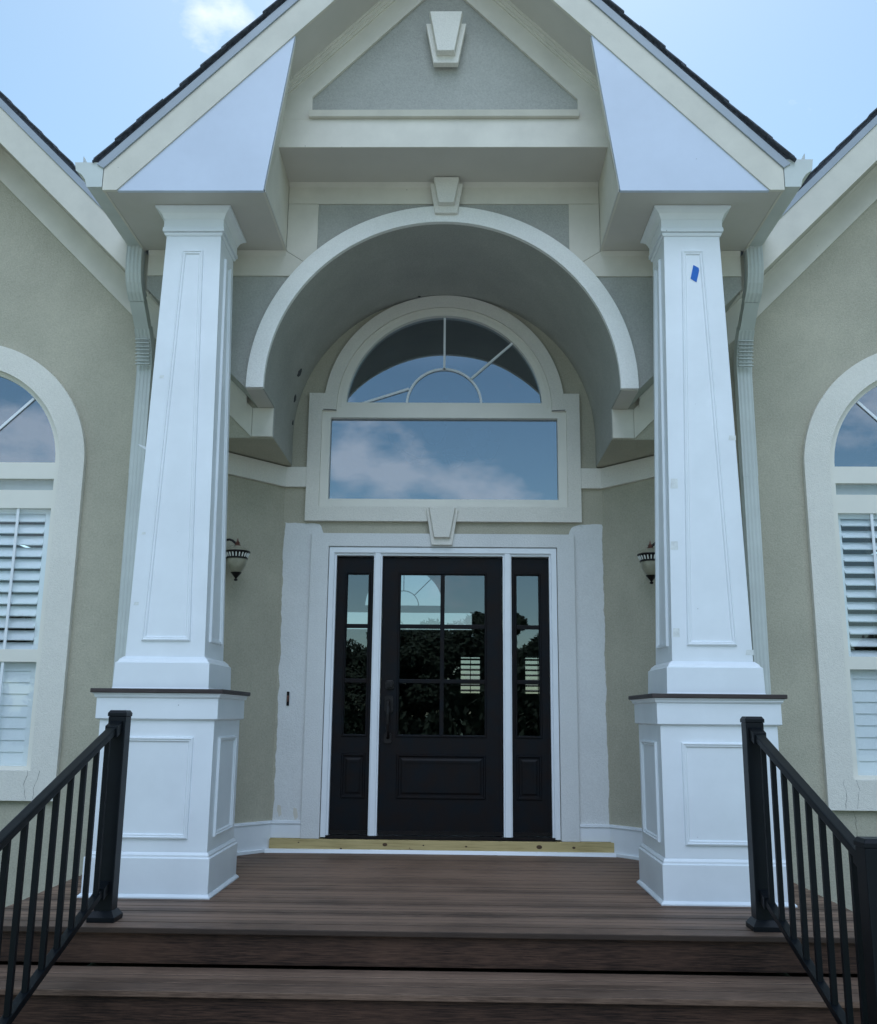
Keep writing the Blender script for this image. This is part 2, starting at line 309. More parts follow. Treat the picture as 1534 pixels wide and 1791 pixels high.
for sx in (-1, 1):
    P = [(-5.6, -.6), (-1.95, -.6), (-1.95, 2.912), (-RV-.006, 2.912), (-RV-.006, 3.135), (-1.322, 3.135), (-WX, WX+FL), (-5.6, 2*WX-5.6+FL)]
    H = winpoly(-WX, WZ, WR, .55)
    if sx > 0: P = [(-x, z) for x, z in P][::-1]; H = [(-x, z) for x, z in H][::-1]
    MB().plate([P, H], YF, YF+.15).build('wall', 'stucco', house)
    MB().box(sx*5.6, sx*5.45, YF+.15, 8, -.6, 3.05).build('wall', 'stucco', house)
    # hall partitions inside
    MB().box(sx*2.12, sx*2.2, .16, 7.9, -.3, 4.0).build('interior_wall', 'inner', house)
MB().box(-2.12, 2.12, .16, 7.9, 4.26, 4.32).build('ceiling', 'inner', house)
MB().box(-5.45, 5.45, .16, 7.9, -.2, .09).build('interior_floor', 'innerfloor', house)
BX = -.73
back = [[(-5.6, -.6), (-5.6, 3.1), (-WX, 5.2), (-2.05, 3.9), (-2.05, 4.2), (0, 6.25), (2.05, 4.2), (2.05, 3.9), (WX, 5.2), (5.6, 3.1), (5.6, -.6)],
        [(BX-.62, 2.69), (BX+.62, 2.69)] + arc(BX, 2.69, .62, 2, 178, 40), [(BX-1.09, 2.31), (BX+1.09, 2.31), (BX+1.09, 2.59), (BX-1.09, 2.59)],
        [(.19, 1.33), (.49, 1.33), (.49, 1.89), (.19, 1.89)], [(1.2, 1.33), (1.6, 1.33), (1.6, 1.89), (1.2, 1.89)]]
MB().plate(back, 7.9, 8.05).build('wall', 'inner', house)
bw = MB()
bw.bar((BX, 2.93), (BX, 3.31), .014, 0, 7.95, 7.97)
for a_ in (45, 135): bw.bar((BX+.24*cos(R(a_)), 2.69+.24*sin(R(a_))), (BX+.62*cos(R(a_)), 2.69+.62*sin(R(a_))), .014, 0, 7.95, 7.97)
bw.plate([arc(BX, 2.69, .247, 0, 180, 24)+arc(BX, 2.69, .233, 180, 0, 24)], 7.95, 7.97)
bw.build('back_muntin', 'inner', house)
for x0, x1 in ((.19, .49), (1.2, 1.6)):
    lv = MB()
    for k in range(7):
        z = 1.36+k*.08; lv.hexa([(x0, 7.93, z), (x1, 7.93, z), (x1, 7.94, z-.004), (x0, 7.94, z-.004)], [(x0, 7.93, z+.012), (x1, 7.93, z+.012), (x1, 7.99, z+.03), (x0, 7.99, z+.03)])
    lv.box((x0+x1)/2-.006, (x0+x1)/2+.006, 7.915, 7.925, 1.33, 1.89); lv.build('back_shutter', 'inner', house)

# ---------------------------------------------------------------- vault, arch wall, arch ring
def archband(r0, r1, zb, n=96): return arc(0, ZS, r1, 0, 180, n)+[(-r1, zb), (-r0, zb)]+arc(0, ZS, r0, 180, 0, n)+[(r0, zb), (r1, zb)]
v = MB().plate([archband(RV, RV+.1, 2.914)], YF+.003, -.001)
v.plate([archband(RV, RV+.1, 3.137)], YA+.01, YF+.003)
v.build('vault', 'stucco_grey', house)
aw = [(-2.05, FL+2.05), (-1.322, 3.135), (-RV-.004, 3.135)]+arc(0, ZS, RV+.004, 180, 0, 96)+[(RV+.004, 3.135), (1.322, 3.135), (2.05, FL+2.05), (2.05, 4.2), (1.12, 4.2), (1.12, 4.72), (-1.12, 4.72), (-1.12, 4.2), (-2.05, 4.2)]
MB().plate([aw], YA, YF-.001).build('wall', 'stucco_grey', house)
for sx in (-1, 1): MB().box(sx*(RV+.006), sx*1.32, YA-.001, YF-.014, 3.128, 3.1345).build('arch_underside', 'soffit', house)
MB().plate([archband(RV-.004, 1.318, 3.135)], YA-.03, YA+.008).build('arch_trim', 'ring', house)
def trap(cx, zt, zb, wt, wb): return [(cx-wb, zb), (cx+wb, zb), (cx+wt, zt), (cx-wt, zt)]
def keystone(cx, y, zt, zb, wt, wb, m=.022, ztin=None, d0=.05, d1=.10):
    k = MB().plate([trap(cx, zt, zb, wt, wb)], y-d0, y)
    zi = ztin or zt+.03
    def t3(ins, yy): return [(x, yy, z) for x, z in trap(cx, zi-(ins*.4), zb+.05+ins, wt-m-ins, wb-m*.9-ins)]
    k.hexa(t3(0, y-d0), t3(.006, y-d1)); return k.build('keystone', 'stucco_trim', house, .004)
keystone(.022, YA-.03, 4.625, 4.40, .115, .078, ztin=4.650, d0=.03, d1=.075)
keystone(.016, YB, 5.553, 5.253, .136, .082, ztin=5.61)
keystone(-.006, -.035, 2.556, 2.272, .124, .080, m=.018, ztin=2.566, d0=.03, d1=.06)
# cream boards on the arch wall
fb = YA-.012
def refl(P): return [(-x, z) for x, z in P][::-1]
lo = [(2.05, 3.952), (2.05, ZE), (1.09, ZE)]+arc(0, ZS, 1.27, 43.5, 39, 6)
ve = [(1.088, ZE+.002), (1.088, 4.493), (.876, 4.493)]+arc(0, ZS, 1.27, 46.4, 43.6, 6)
for P in (lo, refl(lo), ve, refl(ve), [(-1.088, 4.495), (1.088, 4.495), (1.088, 4.655), (-1.088, 4.655)]):
    MB().plate([P], fb, YA).build('frieze_board', 'cream', house, .0015)
cr = MB()
for sx in (-1, 1): cr.prism_x([(fb, 4.1), (fb-.012, ZE), (fb, ZE)], sx*1.09, sx*2.05)
cr.prism_x([(fb, 4.62), (fb-.014, 4.655), (fb, 4.655)], -1.088, 1.088)
cr.build('frieze_bead', 'cream', house)

# ---------------------------------------------------------------- upper gable
gz = lambda x: 5.925-abs(x)*SL
MB().plate([[(-1.12, 4.72), (1.12, 4.72), (1.12, 5.1), (0, 6.24), (-1.12, 5.1)]], YB+.02, YB+.12).build('wall', 'stucco_grey', house)
MB().box(-1.09, 1.09, YB+.001, YA-.002, 4.655, 4.70).build('porch_soffit', 'soffit', house)
MB().box(-1.09, 1.09, YB-.004, YB+.02, 4.656, 4.862).build('beam_board', 'cream', house, .0015)
MB().prism_x([(YB+.02, 4.862), (YB-.03, 4.868), (YB-.045, 4.905), (YB+.02, 4.915)], -.89, .90).build('ledge_moulding', 'cream', house)
zst = 5.04
rake = [(-.875, 4.862), (-.875, gz(.875)), (0, gz(0)), (.895, gz(.895)), (.895, 4.862), (1.09, 4.862), (1.09, 5.10), (0, 6.22), (-1.09, 5.10), (-1.09, 4.862)]
MB().plate([rake], YB-.004, YB+.02).build('rake_frieze', 'cream', house, .0015)
cm = MB()
for sx in (-1, 1):
    for k, (o0, o1, d) in enumerate(((.0, .022, .032), (.022, .045, .022), (.045, .062, .012))):
        z = lambda x, o: 6.20-abs(x)*SL-o*1.43
        cm.hexa([(sx*1.1, YB-.004, z(1.1, o0)), (0, YB-.004, z(0, o0)), (0, YB-.004, z(0, o1)), (sx*1.1, YB-.004, z(1.1, o1))],
                [(sx*1.1, YB-.004-d, z(1.1, o0)), (0, YB-.004-d, z(0, o0)), (0, YB-.004-d, z(0, o1)), (sx*1.1, YB-.004-d, z(1.1, o1))])
cm.build('crown_moulding', 'cream', house)
# front rakes: fascia, soffit, panels, flashing
fz = lambda x, d=0: ZE+(2.005-abs(x))*SL+d          # lower edge of the fascia
for sx in (-1, 1):
    MB().plate([[(sx*2.088, ZE-.006), (sx*2.0, ZE-.006), (0, fz(0)), (0, fz(0, .232)), (sx*2.088, fz(2.088, .222))][::sx]], YE-.024, YE).build('fascia_board', 'cream', house, .002)
    s_ = MB(); s_.hexa([(sx*1.12, YE, fz(1.12, .01)), (0, YE, fz(0, .01)), (0, YB+.1, fz(0, .01)), (sx*1.12, YB+.1, fz(1.12, .01))],
                       [(sx*1.12, YE, fz(1.12, .03)), (0, YE, fz(0, .03)), (0, YB+.1, fz(0, .03)), (sx*1.12, YB+.1, fz(1.12, .03))])
    s_.build('rake_soffit', 'soffit', house)
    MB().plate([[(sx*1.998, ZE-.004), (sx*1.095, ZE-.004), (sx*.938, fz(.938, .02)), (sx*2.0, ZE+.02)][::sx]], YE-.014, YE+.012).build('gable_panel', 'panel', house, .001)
    MB().box(sx*1.085, sx*2.088, YE+.013, YA-.013, ZE+.002, ZE+.02).build('porch_soffit', 'soffit', house)
    F1, F2 = (sx*1.091, YE+.013, ZE), (sx*.936, YE+.013, fz(.936)); B1, B2 = (sx*1.09, YA-.014, ZE), (sx*1.09, YA-.014, 4.654)
    M1, M2 = (sx*1.086, YB-.006, 4.654), (sx*1.07, YB-.006, fz(1.07))
    k = .012*sx
    sd_ = MB()
    for q in ((F1, B1, B2, M1), (F1, M1, M2, F2)): sd_.hexa(q, [(x+k, y, z) for x, y, z in q])
    sd_.build('box_side_panel', 'cream', house)
    MB().plate([[(sx*2.088, fz(2.088, .2225)), (0, fz(0, .233)), (0, fz(0, .30)), (sx*2.13, fz(2.13, .292))][::sx]], YE-.036, YE+.01).build('drip_edge', 'flash', house)
    MB().box(sx*2.088, sx*2.075, YE, YA, ZE-.002, ZE+.2).build('eave_fascia', 'cream', house)

def roof(name, xc, zt, half, sgn, y0, y1, slope, n, jag=.012):
    """shingle courses: overlapping slabs, each butt a visible step"""
    r = MB(); L_ = half; step = L_/n
    for k in range(n+1):
        xa, xb = xc+sgn*min(L_+.03, (k+1)*step+.02), xc+sgn*max(0, k*step-.01)
        za, zb_ = zt-abs(xa-xc)*slope+.011, zt-abs(xb-xc)*slope+.001
        j = random.uniform(-jag, jag)
        r.hexa([(xa, y0+j, za-.011), (xb, y0+j, zb_-.011), (xb, y0+j, zb_), (xa, y0+j, za)], [(xa, y1, za-.011), (xb, y1, zb_-.011), (xb, y1, zb_), (xa, y1, za)])
    r.hexa([(xc+sgn*L_, y0+.03, zt-L_*slope-.06), (xc, y0+.03, zt-.06), (xc, y0+.03, zt-.004), (xc+sgn*L_, y0+.03, zt-L_*slope-.004)],
           [(xc+sgn*L_, y1, zt-L_*slope-.06), (xc, y1, zt-.06), (xc, y1, zt-.004), (xc+sgn*L_, y1, zt-L_*slope-.004)])
    return r.build(name, 'shingle', house)
ZTM = fz(0, .335)
for sg in (-1, 1): roof('roof', 0, ZTM, 2.13, sg, YE-.05, 8.3, SL, 17)
YFF = -1.12
ZTF = WX+FL+.36
for sx in (-1, 1):
    xc = sx*WX
    roof('roof', xc, ZTF, 1.375, -sx, YFF-.045, 8.3, 1, 11)
    roof('roof', xc, ZTF, 2.35, sx, YFF-.045, 8.3, 1, 19)
    for sg in (-sx, sx):
        e_ = xc+sg*(1.385 if sg == -sx else 2.3)
        z = lambda x, d: WX+FL-abs(x-xc)+d
        P = [(e_, z(e_, -.012)), (xc, z(xc, -.012)), (xc, z(xc, .25)), (e_, z(e_, .25))]
        MB().prism_y(P, YFF-.022, YFF).build('fascia_board', 'cream', house, .0015)
        MB().prism_y([(e_, z(e_, .251)), (xc, z(xc, .251)), (xc, z(xc, .315)), (e_, z(e_, .315))], YFF-.032, YFF).build('drip_edge', 'flash', house)
        MB().hexa([(e_, YFF, z(e_, .0)), (xc, YFF, z(xc, .0)), (xc, YF-.001, z(xc, .0)), (e_, YF-.001, z(e_, .0))],
                  [(e_, YFF, z(e_, .02)), (xc, YFF, z(xc, .02)), (xc, YF-.001, z(xc, .02)), (e_, YF-.001, z(e_, .02))]).build('rake_soffit', 'soffit', house)
        i_ = xc+sg*(WX-1.368 if sg == -sx else 2.3)
        P = [(i_, z(i_, -.257)), (xc, z(xc, -.257)), (xc, z(xc, -.004)), (i_, z(i_, -.004))]
        if sg == -sx: P = [(sx*1.36, 2.914), (xc, z(xc, -.257)), (xc, z(xc, -.004)), (sx*1.368, z(1.368*sx, -.044)), (sx*1.368, 2.914)][::1]
        if sg == -sx: P = [(sx*1.36, 2.914), (xc, z(xc, -.257)), (xc, z(xc, -.004)), (sx*1.36, 3.126)]
        MB().prism_y(P, YF-.014, YF).build('rake_frieze', 'cream', house, .0015)
        c_ = MB()
        for o0, o1, d in ((.002, .030, .042), (.030, .055, .028), (.055, .075, .02)):
            e2 = sx*1.40 if sg == -sx else e_
            c_.prism_y([(e2, z(e2, -o1)), (xc, z(xc, -o1)), (xc, z(xc, -o0)), (e2, z(e2, -o0))], YF-d, YF-.013)
        c_.build('crown_moulding', 'cream', house)
    MB().box(sx*1.208, sx*1.358, YF-.016, YF, 2.914, 3.127).build('frieze_board', 'cream', house, .003)
# gutters and downspouts
for sx in (-1, 1):
    g = MB(); zt = 4.318 if sx < 0 else 4.335
    prof = [(2.092, zt-.006), (2.092, 4.152), (2.185, 4.152), (2.197, 4.20), (2.222, 4.235), (2.26, 4.262), (2.268, zt), (2.255, zt), (2.247, 4.272), (2.212, 4.244), (2.186, 4.205), (2.177, 4.160), (2.10, 4.160), (2.10, zt-.006)]
    g.hexa([(sx*x, YE-.018, z) for x, z in prof], [(sx*x, -1.13, z) for x, z in prof])
    cap = [(2.092, zt-.002), (2.092, 4.150), (2.187, 4.150), (2.199, 4.20), (2.224, 4.235), (2.262, 4.262), (2.272, zt)]
    g.hexa([(sx*x, YE-.024, z) for x, z in cap], [(sx*x, YE-.019, z) for x, z in cap])
    g.build('gutter', 'gutter', house)
    MB().hexa([(sx*2.24, YE+.02, zt-.01), (sx*2.24, YE+.12, zt-.01), (sx*2.20, YE+.06, zt-.01)], [(sx*2.255, YE+.05, zt+.085), (sx*2.253, YE+.055, zt+.085), (sx*2.25, YE+.05, zt+.085)]).build('valley_flashing', 'gutter', house)
    # rectangular corrugated downspout
    hw, hd = .052, .038; sec = []
    nr = 4
    def side(a, b, inward, flat=False):
        pts = []
        for i in range(nr*4):
            t_ = i/(nr*4); off = .0022 if (i % 4 in (1, 2) and not flat) else 0
            pts.append((a[0]+(b[0]-a[0])*t_+inward[0]*off, a[1]+(b[1]-a[1])*t_+inward[1]*off))
        return pts
    sec = side((-hw, -hd), (hw, -hd), (0, 1))+side((hw, -hd), (hw, hd), (-1, 0))+side((hw, hd), (-hw, hd), (0, -1))+side((-hw, hd), (-hw, -hd), (1, 0))
    sec2 = side((-hw, -hd), (hw, -hd), (0, 1), True)+side((hw, -hd), (hw, hd), (-1, 0), True)+side((hw, hd), (-hw, hd), (0, -1), True)+side((-hw, hd), (-hw, -hd), (1, 0), True)
    def pth(pts):
        res = []
        for i, p in enumerate(pts):
            a_ = Vector(pts[max(0, i-1)]); b_ = Vector(pts[min(len(pts)-1, i+1)]); t_ = (b_-a_).normalized(); u_ = Vector((1, 0, 0)); res.append(((sx*2.135, p[0], p[1]), u_, t_.cross(u_)*-1 if False else u_.cross(t_)))
        return res
    up_ = [Vector((y, z)) for y, z in ()]
    e1 = [(0, -1.235, 4.155), (0, -1.240, 4.08), (0, -1.240, 4.02), (0, -1.232, 3.965), (0, -1.212, 3.91), (0, -1.178, 3.86), (0, -1.13, 3.82)]
    e2 = [(0, -1.125, 3.815), (0, -.98, 3.67)]
    e3 = [(0, -.98, 3.67), (0, -.925, 3.605), (0, -.895, 3.55), (0, -.872, 3.50), (0, -.862, 3.44), (0, -.86, 3.38)]
    e4 = [(0, -.86, 3.40), (0, -.86, -.5)]
    d_ = MB()
    def run(pts, k=1.0, sec=sec):
        P_ = []
        for i, p in enumerate(pts):
            a_ = Vector(pts[max(0, i-1)]); b_ = Vector(pts[min(len(pts)-1, i+1)]); t_ = (b_-a_).normalized(); u_ = Vector((1, 0, 0))
            P_.append(((sx*2.135, p[1], p[2]), u_*k, u_.cross(t_)*k))
        d_.sweep(P_, sec)
    run(e1, 1.03); run(e2, .95, sec2); run(e3, 1.03); run([(0, -.86, 3.41), (0, -.86, 2.62)], 1.0); run([(0, -.86, 2.63), (0, -.86, -.5)], .965)
    for z in (3.30, 2.66): d_.box(sx*2.135-.004, sx*2.135+.004, -.9, -.894, z-.004, z+.004)
    # crimp wrinkles on the elbows
    for i in range(8):
        t_ = i/7; zc_ = 3.58-.17*t_; yc_ = -.905-.040*(1-t_)**1.5-.0005
        d_.box(sx*2.135-.050, sx*2.135+.050, yc_-.042, yc_-.02, zc_-.003, zc_+.003)
    d_.build('downspout', 'gutter', house)

# ---------------------------------------------------------------- fan-lit window over the door
SUR = [(-1.08, 2.463), (1.08, 2.463), (1.08, 3.51), (.955, 3.51)]+arc(0, 3.39, .961, 7.3, 172.7, 72)+[(-.955, 3.51), (-1.08, 3.51)]
win = MB().plate([SUR, UPHOLE], -.038, 0).build('window_surround', 'stucco_trim', house, .004)
for sx in (-1, 1): MB().bar((sx*.86, 3.366), (sx*.965, 3.372), .006, 0, -.0395, -.036).build('surround_joint', 'dark', house)
upw = MB().plate([UPHOLE, [(-.784, 3.438), (.784, 3.438)]+arc(0, 3.40, .785, 3, 177, 64), [(-.906, 2.645), (.906, 2.645), (.906, 3.312), (-.906, 3.312)]], -.012, .08).build('window', 'vinyl', house, .006)
MB().plate([[(-.915, 2.60), (.915, 2.60), (.915, 3.36), (-.915, 3.36)], [(-.906, 2.646), (.906, 2.646), (.906, 3.311), (-.906, 3.311)]], -.018, -.0125)
MB().box(-.92, .92, .034, .040, 2.63, 3.33).build('pane', 'glass', upw)
MB().plate([[(-.8, 3.42), (.8, 3.42)]+arc(0, 3.40, .8, 3, 177, 64)], .034, .040).build('pane', 'glass', upw)
mu = MB().bar((0, 3.725), (0, 4.18), .017, 0, .018, .032).bar((.212, 3.65), (.552, 3.958), .017, 0, .018, .032).bar((-.285, 3.567), (-.66, 3.442), .017, 0, .018, .032)
mu.plate([arc(0, 3.435, .308, 0, 180, 40)+arc(0, 3.435, .291, 180, 0, 40)], .018, .032)
mu.build('muntin', 'pvc', upw)
# inner shoulder bead of the frame
MB().plate([arc(0, 3.40, .835, 0, 180, 64)+arc(0, 3.40, .823, 180, 0, 64)], -.020, -.0125).build('frame_bead', 'vinyl', upw)
# string band
for sx in (-1, 1):
    bd = MB(); bd.box(sx*1.081, sx*1.25, -.034, 0, 2.735, 2.897)
    n_ = Vector((-.753*sx, -.658)); A_ = Vector((sx*1.25, 0)); B_ = Vector((sx*1.95, YF))
    bd.prism_z([A_[:], B_[:], (B_+n_*.034)[:], (sx*1.238, -.034)], 2.735, 2.897)
    bd.build('string_band', 'stucco_trim', house, .003)

# ---------------------------------------------------------------- entry door unit
MB().plate([[(-1.022, .095), (-.884, .095), (-.884, 2.262), (.884, 2.262), (.884, .095), (1.018, .095), (1.018, 2.366), (-1.022, 2.366)]], -.036, 0).build('door_surround', 'paint', house, .004)
fr = MB().plate([[(-.879, .105), (.879, .105), (.879, 2.258), (-.879, 2.258)], [(-.822, .118), (-.532, .118), (-.532, 2.195), (-.822, 2.195)], [(.532, .118), (.822, .118), (.822, 2.195), (.532, 2.195)], [(-.466, .118), (.466, .118), (.466, 2.195), (-.466, 2.195)]], -.006, .10)
fr.plate([[(-.879, .105), (-.838, .105), (-.838, 2.214), (.838, 2.214), (.838, .105), (.879, .105), (.879, 2.258), (-.879, 2.258)]], -.024, -.0061)
fr.box(-.522, -.478, -.020, -.0061, .105, 2.2139).box(.478, .522, -.020, -.0061, .105, 2.2139)
door_frame = fr.build('door_frame', 'pvc', house, .003)
MB().box(-.84, .84, -.028, .02, .096, .119).build('threshold', 'bronze', house)
rows = [(.84, 1.222), (1.252, 1.638), (1.668, 2.052)]
PROF = [(0, 0), (.004, .009), (.012, .011), (.02, .006), (.024, 0)]
def slab(x0, x1, px, name):
    y = .028
    holes = [[(a_, b0), (c_, b0), (c_, b1), (a_, b1)] for a_, c_ in px for b0, b1 in rows]
    d = MB().plate([[(x0, .122), (x1, .122), (x1, 2.185), (x0, 2.185)]]+holes, y, y+.044).build(name, 'doorp', house, .003)
    mo = MB()
    a_, c_ = min(p[0] for p in px), max(p[1] for p in px)
    mo.mold([(a_-.018, y, .822), (c_+.018, y, .822), (c_+.018, y, 2.07), (a_-.018, y, 2.07)], (0, -1, 0), [(0, 0), (.004, .008), (.012, .008), (.017, .0)])
    mo.mold([(a_-.01, y, .378), (c_+.01, y, .378), (c_+.01, y, .70), (a_-.01, y, .70)], (0, -1, 0), [(0, 0), (.005, .010), (.013, .010), (.022, .001)])
    mo.mold([(a_+.022, y, .41), (c_-.022, y, .41), (c_-.022, y, .668), (a_+.022, y, .668)], (0, -1, 0), [(0, 0), (.012, .007), (.02, .007), (.5*(c_-a_)-.03, .007)] if False else [(0, 0), (.014, .007), (.03, .007)])
    mo.build('panel_moulding', 'doorp', d)
    MB().box(x0+.003, x1-.003, y-.004, y, .122, .150).build('bottom_sweep', 'bronze', d)
    for p, q in px:
        for b0, b1 in rows: MB().box(p-.006, q+.006, y+.018, y+.024, b0-.006, b1+.006).build('pane', 'doorglass', d)
    return d
slab(-.820, -.534, [(-.735, -.574)], 'sidelight'); slab(.534, .820, [(.574, .742)], 'sidelight')
door = slab(-.462, .462, [(-.322, -.014), (.018, .326)], 'front_door')
h = MB()
def plate_rr(cx, zc, w2, h2, y0, y1):
    c = .35*w2; P = [(cx-w2+c, zc-h2), (cx+w2-c, zc-h2), (cx+w2, zc-h2+c), (cx+w2, zc+h2-c), (cx+w2-c, zc+h2), (cx-w2+c, zc+h2), (cx-w2, zc+h2-c), (cx-w2, zc-h2+c)]
    h.prism_y(P, y0, y1)
plate_rr(-.394, 1.208, .033, .034, .016, .028)
vs = [(.024*cos(2*pi*i/20)-.394, 1.208+.024*sin(2*pi*i/20)) for i in range(20)]; h.prism_y(vs, -.002, .016)
h.box(-.397, -.391, -.01, -.002, 1.195, 1.221)
h.build('deadbolt', 'bronze', door, .002)
h = MB(); plate_rr(-.396, 1.065, .033, .062, .014, .028); plate_rr(-.400, .815, .028, .038, .014, .028)
gp = [(0, .03, 1.09), (0, -.02, 1.085), (0, -.045, 1.05), (0, -.052, .99), (0, -.05, .92), (0, -.035, .86), (0, -.012, .83), (0, .02, .815)]
P_ = []
for i, p in enumerate(gp):
    a_ = Vector(gp[max(0, i-1)]); b_ = Vector(gp[min(len(gp)-1, i+1)]); t_ = (b_-a_).normalized(); u_ = Vector((1, 0, 0)); P_.append(((-.398, p[1], p[2]), u_, u_.cross(t_)))
h.sweep(P_, [(.012*cos(2*pi*i/10), .010*sin(2*pi*i/10)) for i in range(10)])
h.build('handle', 'bronze', door, smooth=False)

# painted patches with a ragged brushed edge
def ragged(pts, jit, skip=()):
    res = []
    for i in range(len(pts)):
        a_, b_ = Vector(pts[i]), Vector(pts[(i+1) % len(pts)]); n = max(1, int((b_-a_).length/.018)) if i not in skip else 1
        d = (b_-a_).normalized() if (b_-a_).length else Vector((1, 0)); m_ = Vector((-d.y, d.x)); dr = 0
        for k in range(n):
            dr = dr*.8+random.uniform(-jit, jit)*.7 if k else 0
            res.append(tuple(a_+(b_-a_)*k/n+m_*dr))
    return res
MB().plate([ragged([(-1.022, .205), (-1.022, 2.36), (-.93, 2.368), (-.965, 2.44), (-1.02, 2.448), (-1.235, 2.455), (-1.232, .205)], .005, (0, 6))], -.004, .001).build('paint_patch', 'paint', house)
MB().plate([ragged([(1.02, .215), (1.238, .215), (1.238, 2.452), (1.05, 2.445), (1.0, 2.42), (.98, 2.37), (1.02, 2.36)], .005, (0, 6))], -.004, .001).build('paint_patch', 'paint', house)
for x, z in ((-1.19, .29), (-1.07, .27)): MB().plate([ragged([(x, z-.05), (x+.02, z-.03), (x+.012, z+.03), (x-.012, z+.04), (x-.015, z)], .004)], -.0055, -.0042).build('bare_patch', 'cream', house)
# baseboards
for sx in (-1, 1):
    bb = MB(); bb.box(sx*1.02, sx*1.25, -.014, -.005, .096, .196); bb.box(sx*1.02, sx*1.25, -.022, -.005, .196, .206); bb.box(sx*1.02, sx*1.25, -.018, -.005, .206, .217)
    n_ = Vector((-.753*sx, -.658)); A_ = Vector((sx*1.25, 0)); B_ = Vector((sx*1.95, YF))
    for t_, z0, z1 in ((.018, 0, .196), (.026, .196, .206), (.021, .206, .217), (.036, 0, .022)):
        bb.prism_z([A_[:], B_[:], (B_+n_*t_)[:], (sx*(1.25-.35*t_), -t_)], z0, z1)
    bb.build('baseboard', 'pvc', house, .002)
MB().box(-1.245, 1.262, -.046, -.001, .024, .093).build('lumber_strip', 'pine', house, .003)
for x, z, r_ in ((-.40, .062, .012), (-.12, .060, .0045), (.19, .055, .006), (.72, .058, .014), (.97, .056, .008), (-.72, .03, .006), (-1.03, .070, .004), (-.22, .040, .003)):
    MB().prism_y([(x+r_*1.5*cos(2*pi*i/12), z+r_*sin(2*pi*i/12)) for i in range(12)], -.0468, -.0455).build('knot', 'knot', house)
q = MB(); n = 24
for i in range(n):
    x0, x1 = -1.27+2.54*i/n, -1.27+2.54*(i+1)/n
    y = lambda x: -.085+.03*(1-(x/1.27)**2)
    q.hexa([(x0, y(x0), 0), (x1, y(x1), 0), (x1, -.0462, 0), (x0, -.0462, 0)], [(x0, y(x0)+.008, .022), (x1, y(x1)+.008, .022), (x1, -.0462, .026), (x0, -.0462, .026)])
q.build('shoe_moulding', 'pvc', house)
# stains on the vault
for Y, a_, s_ in ((-.30, 159, .042), (-.17, 167, .034), (-.07, 175.5, .022), (-.05, 100, .012)):
    c_ = Vector((RV*cos(R(a_)), Y, ZS+RV*sin(R(a_)))); n_ = -Vector((cos(R(a_)), 0, sin(R(a_)))); t_ = Vector((0, 1, 0)); b_ = n_.cross(t_)
    ring = [c_+n_*.004+t_*(s_*random.uniform(.6, 1.2)*cos(2*pi*i/14))+b_*(s_*random.uniform(.6, 1.2)*sin(2*pi*i/14)) for i in range(14)]
    MB().hexa([p-n_*.006 for p in ring], ring).build('stain', 'dark', house)

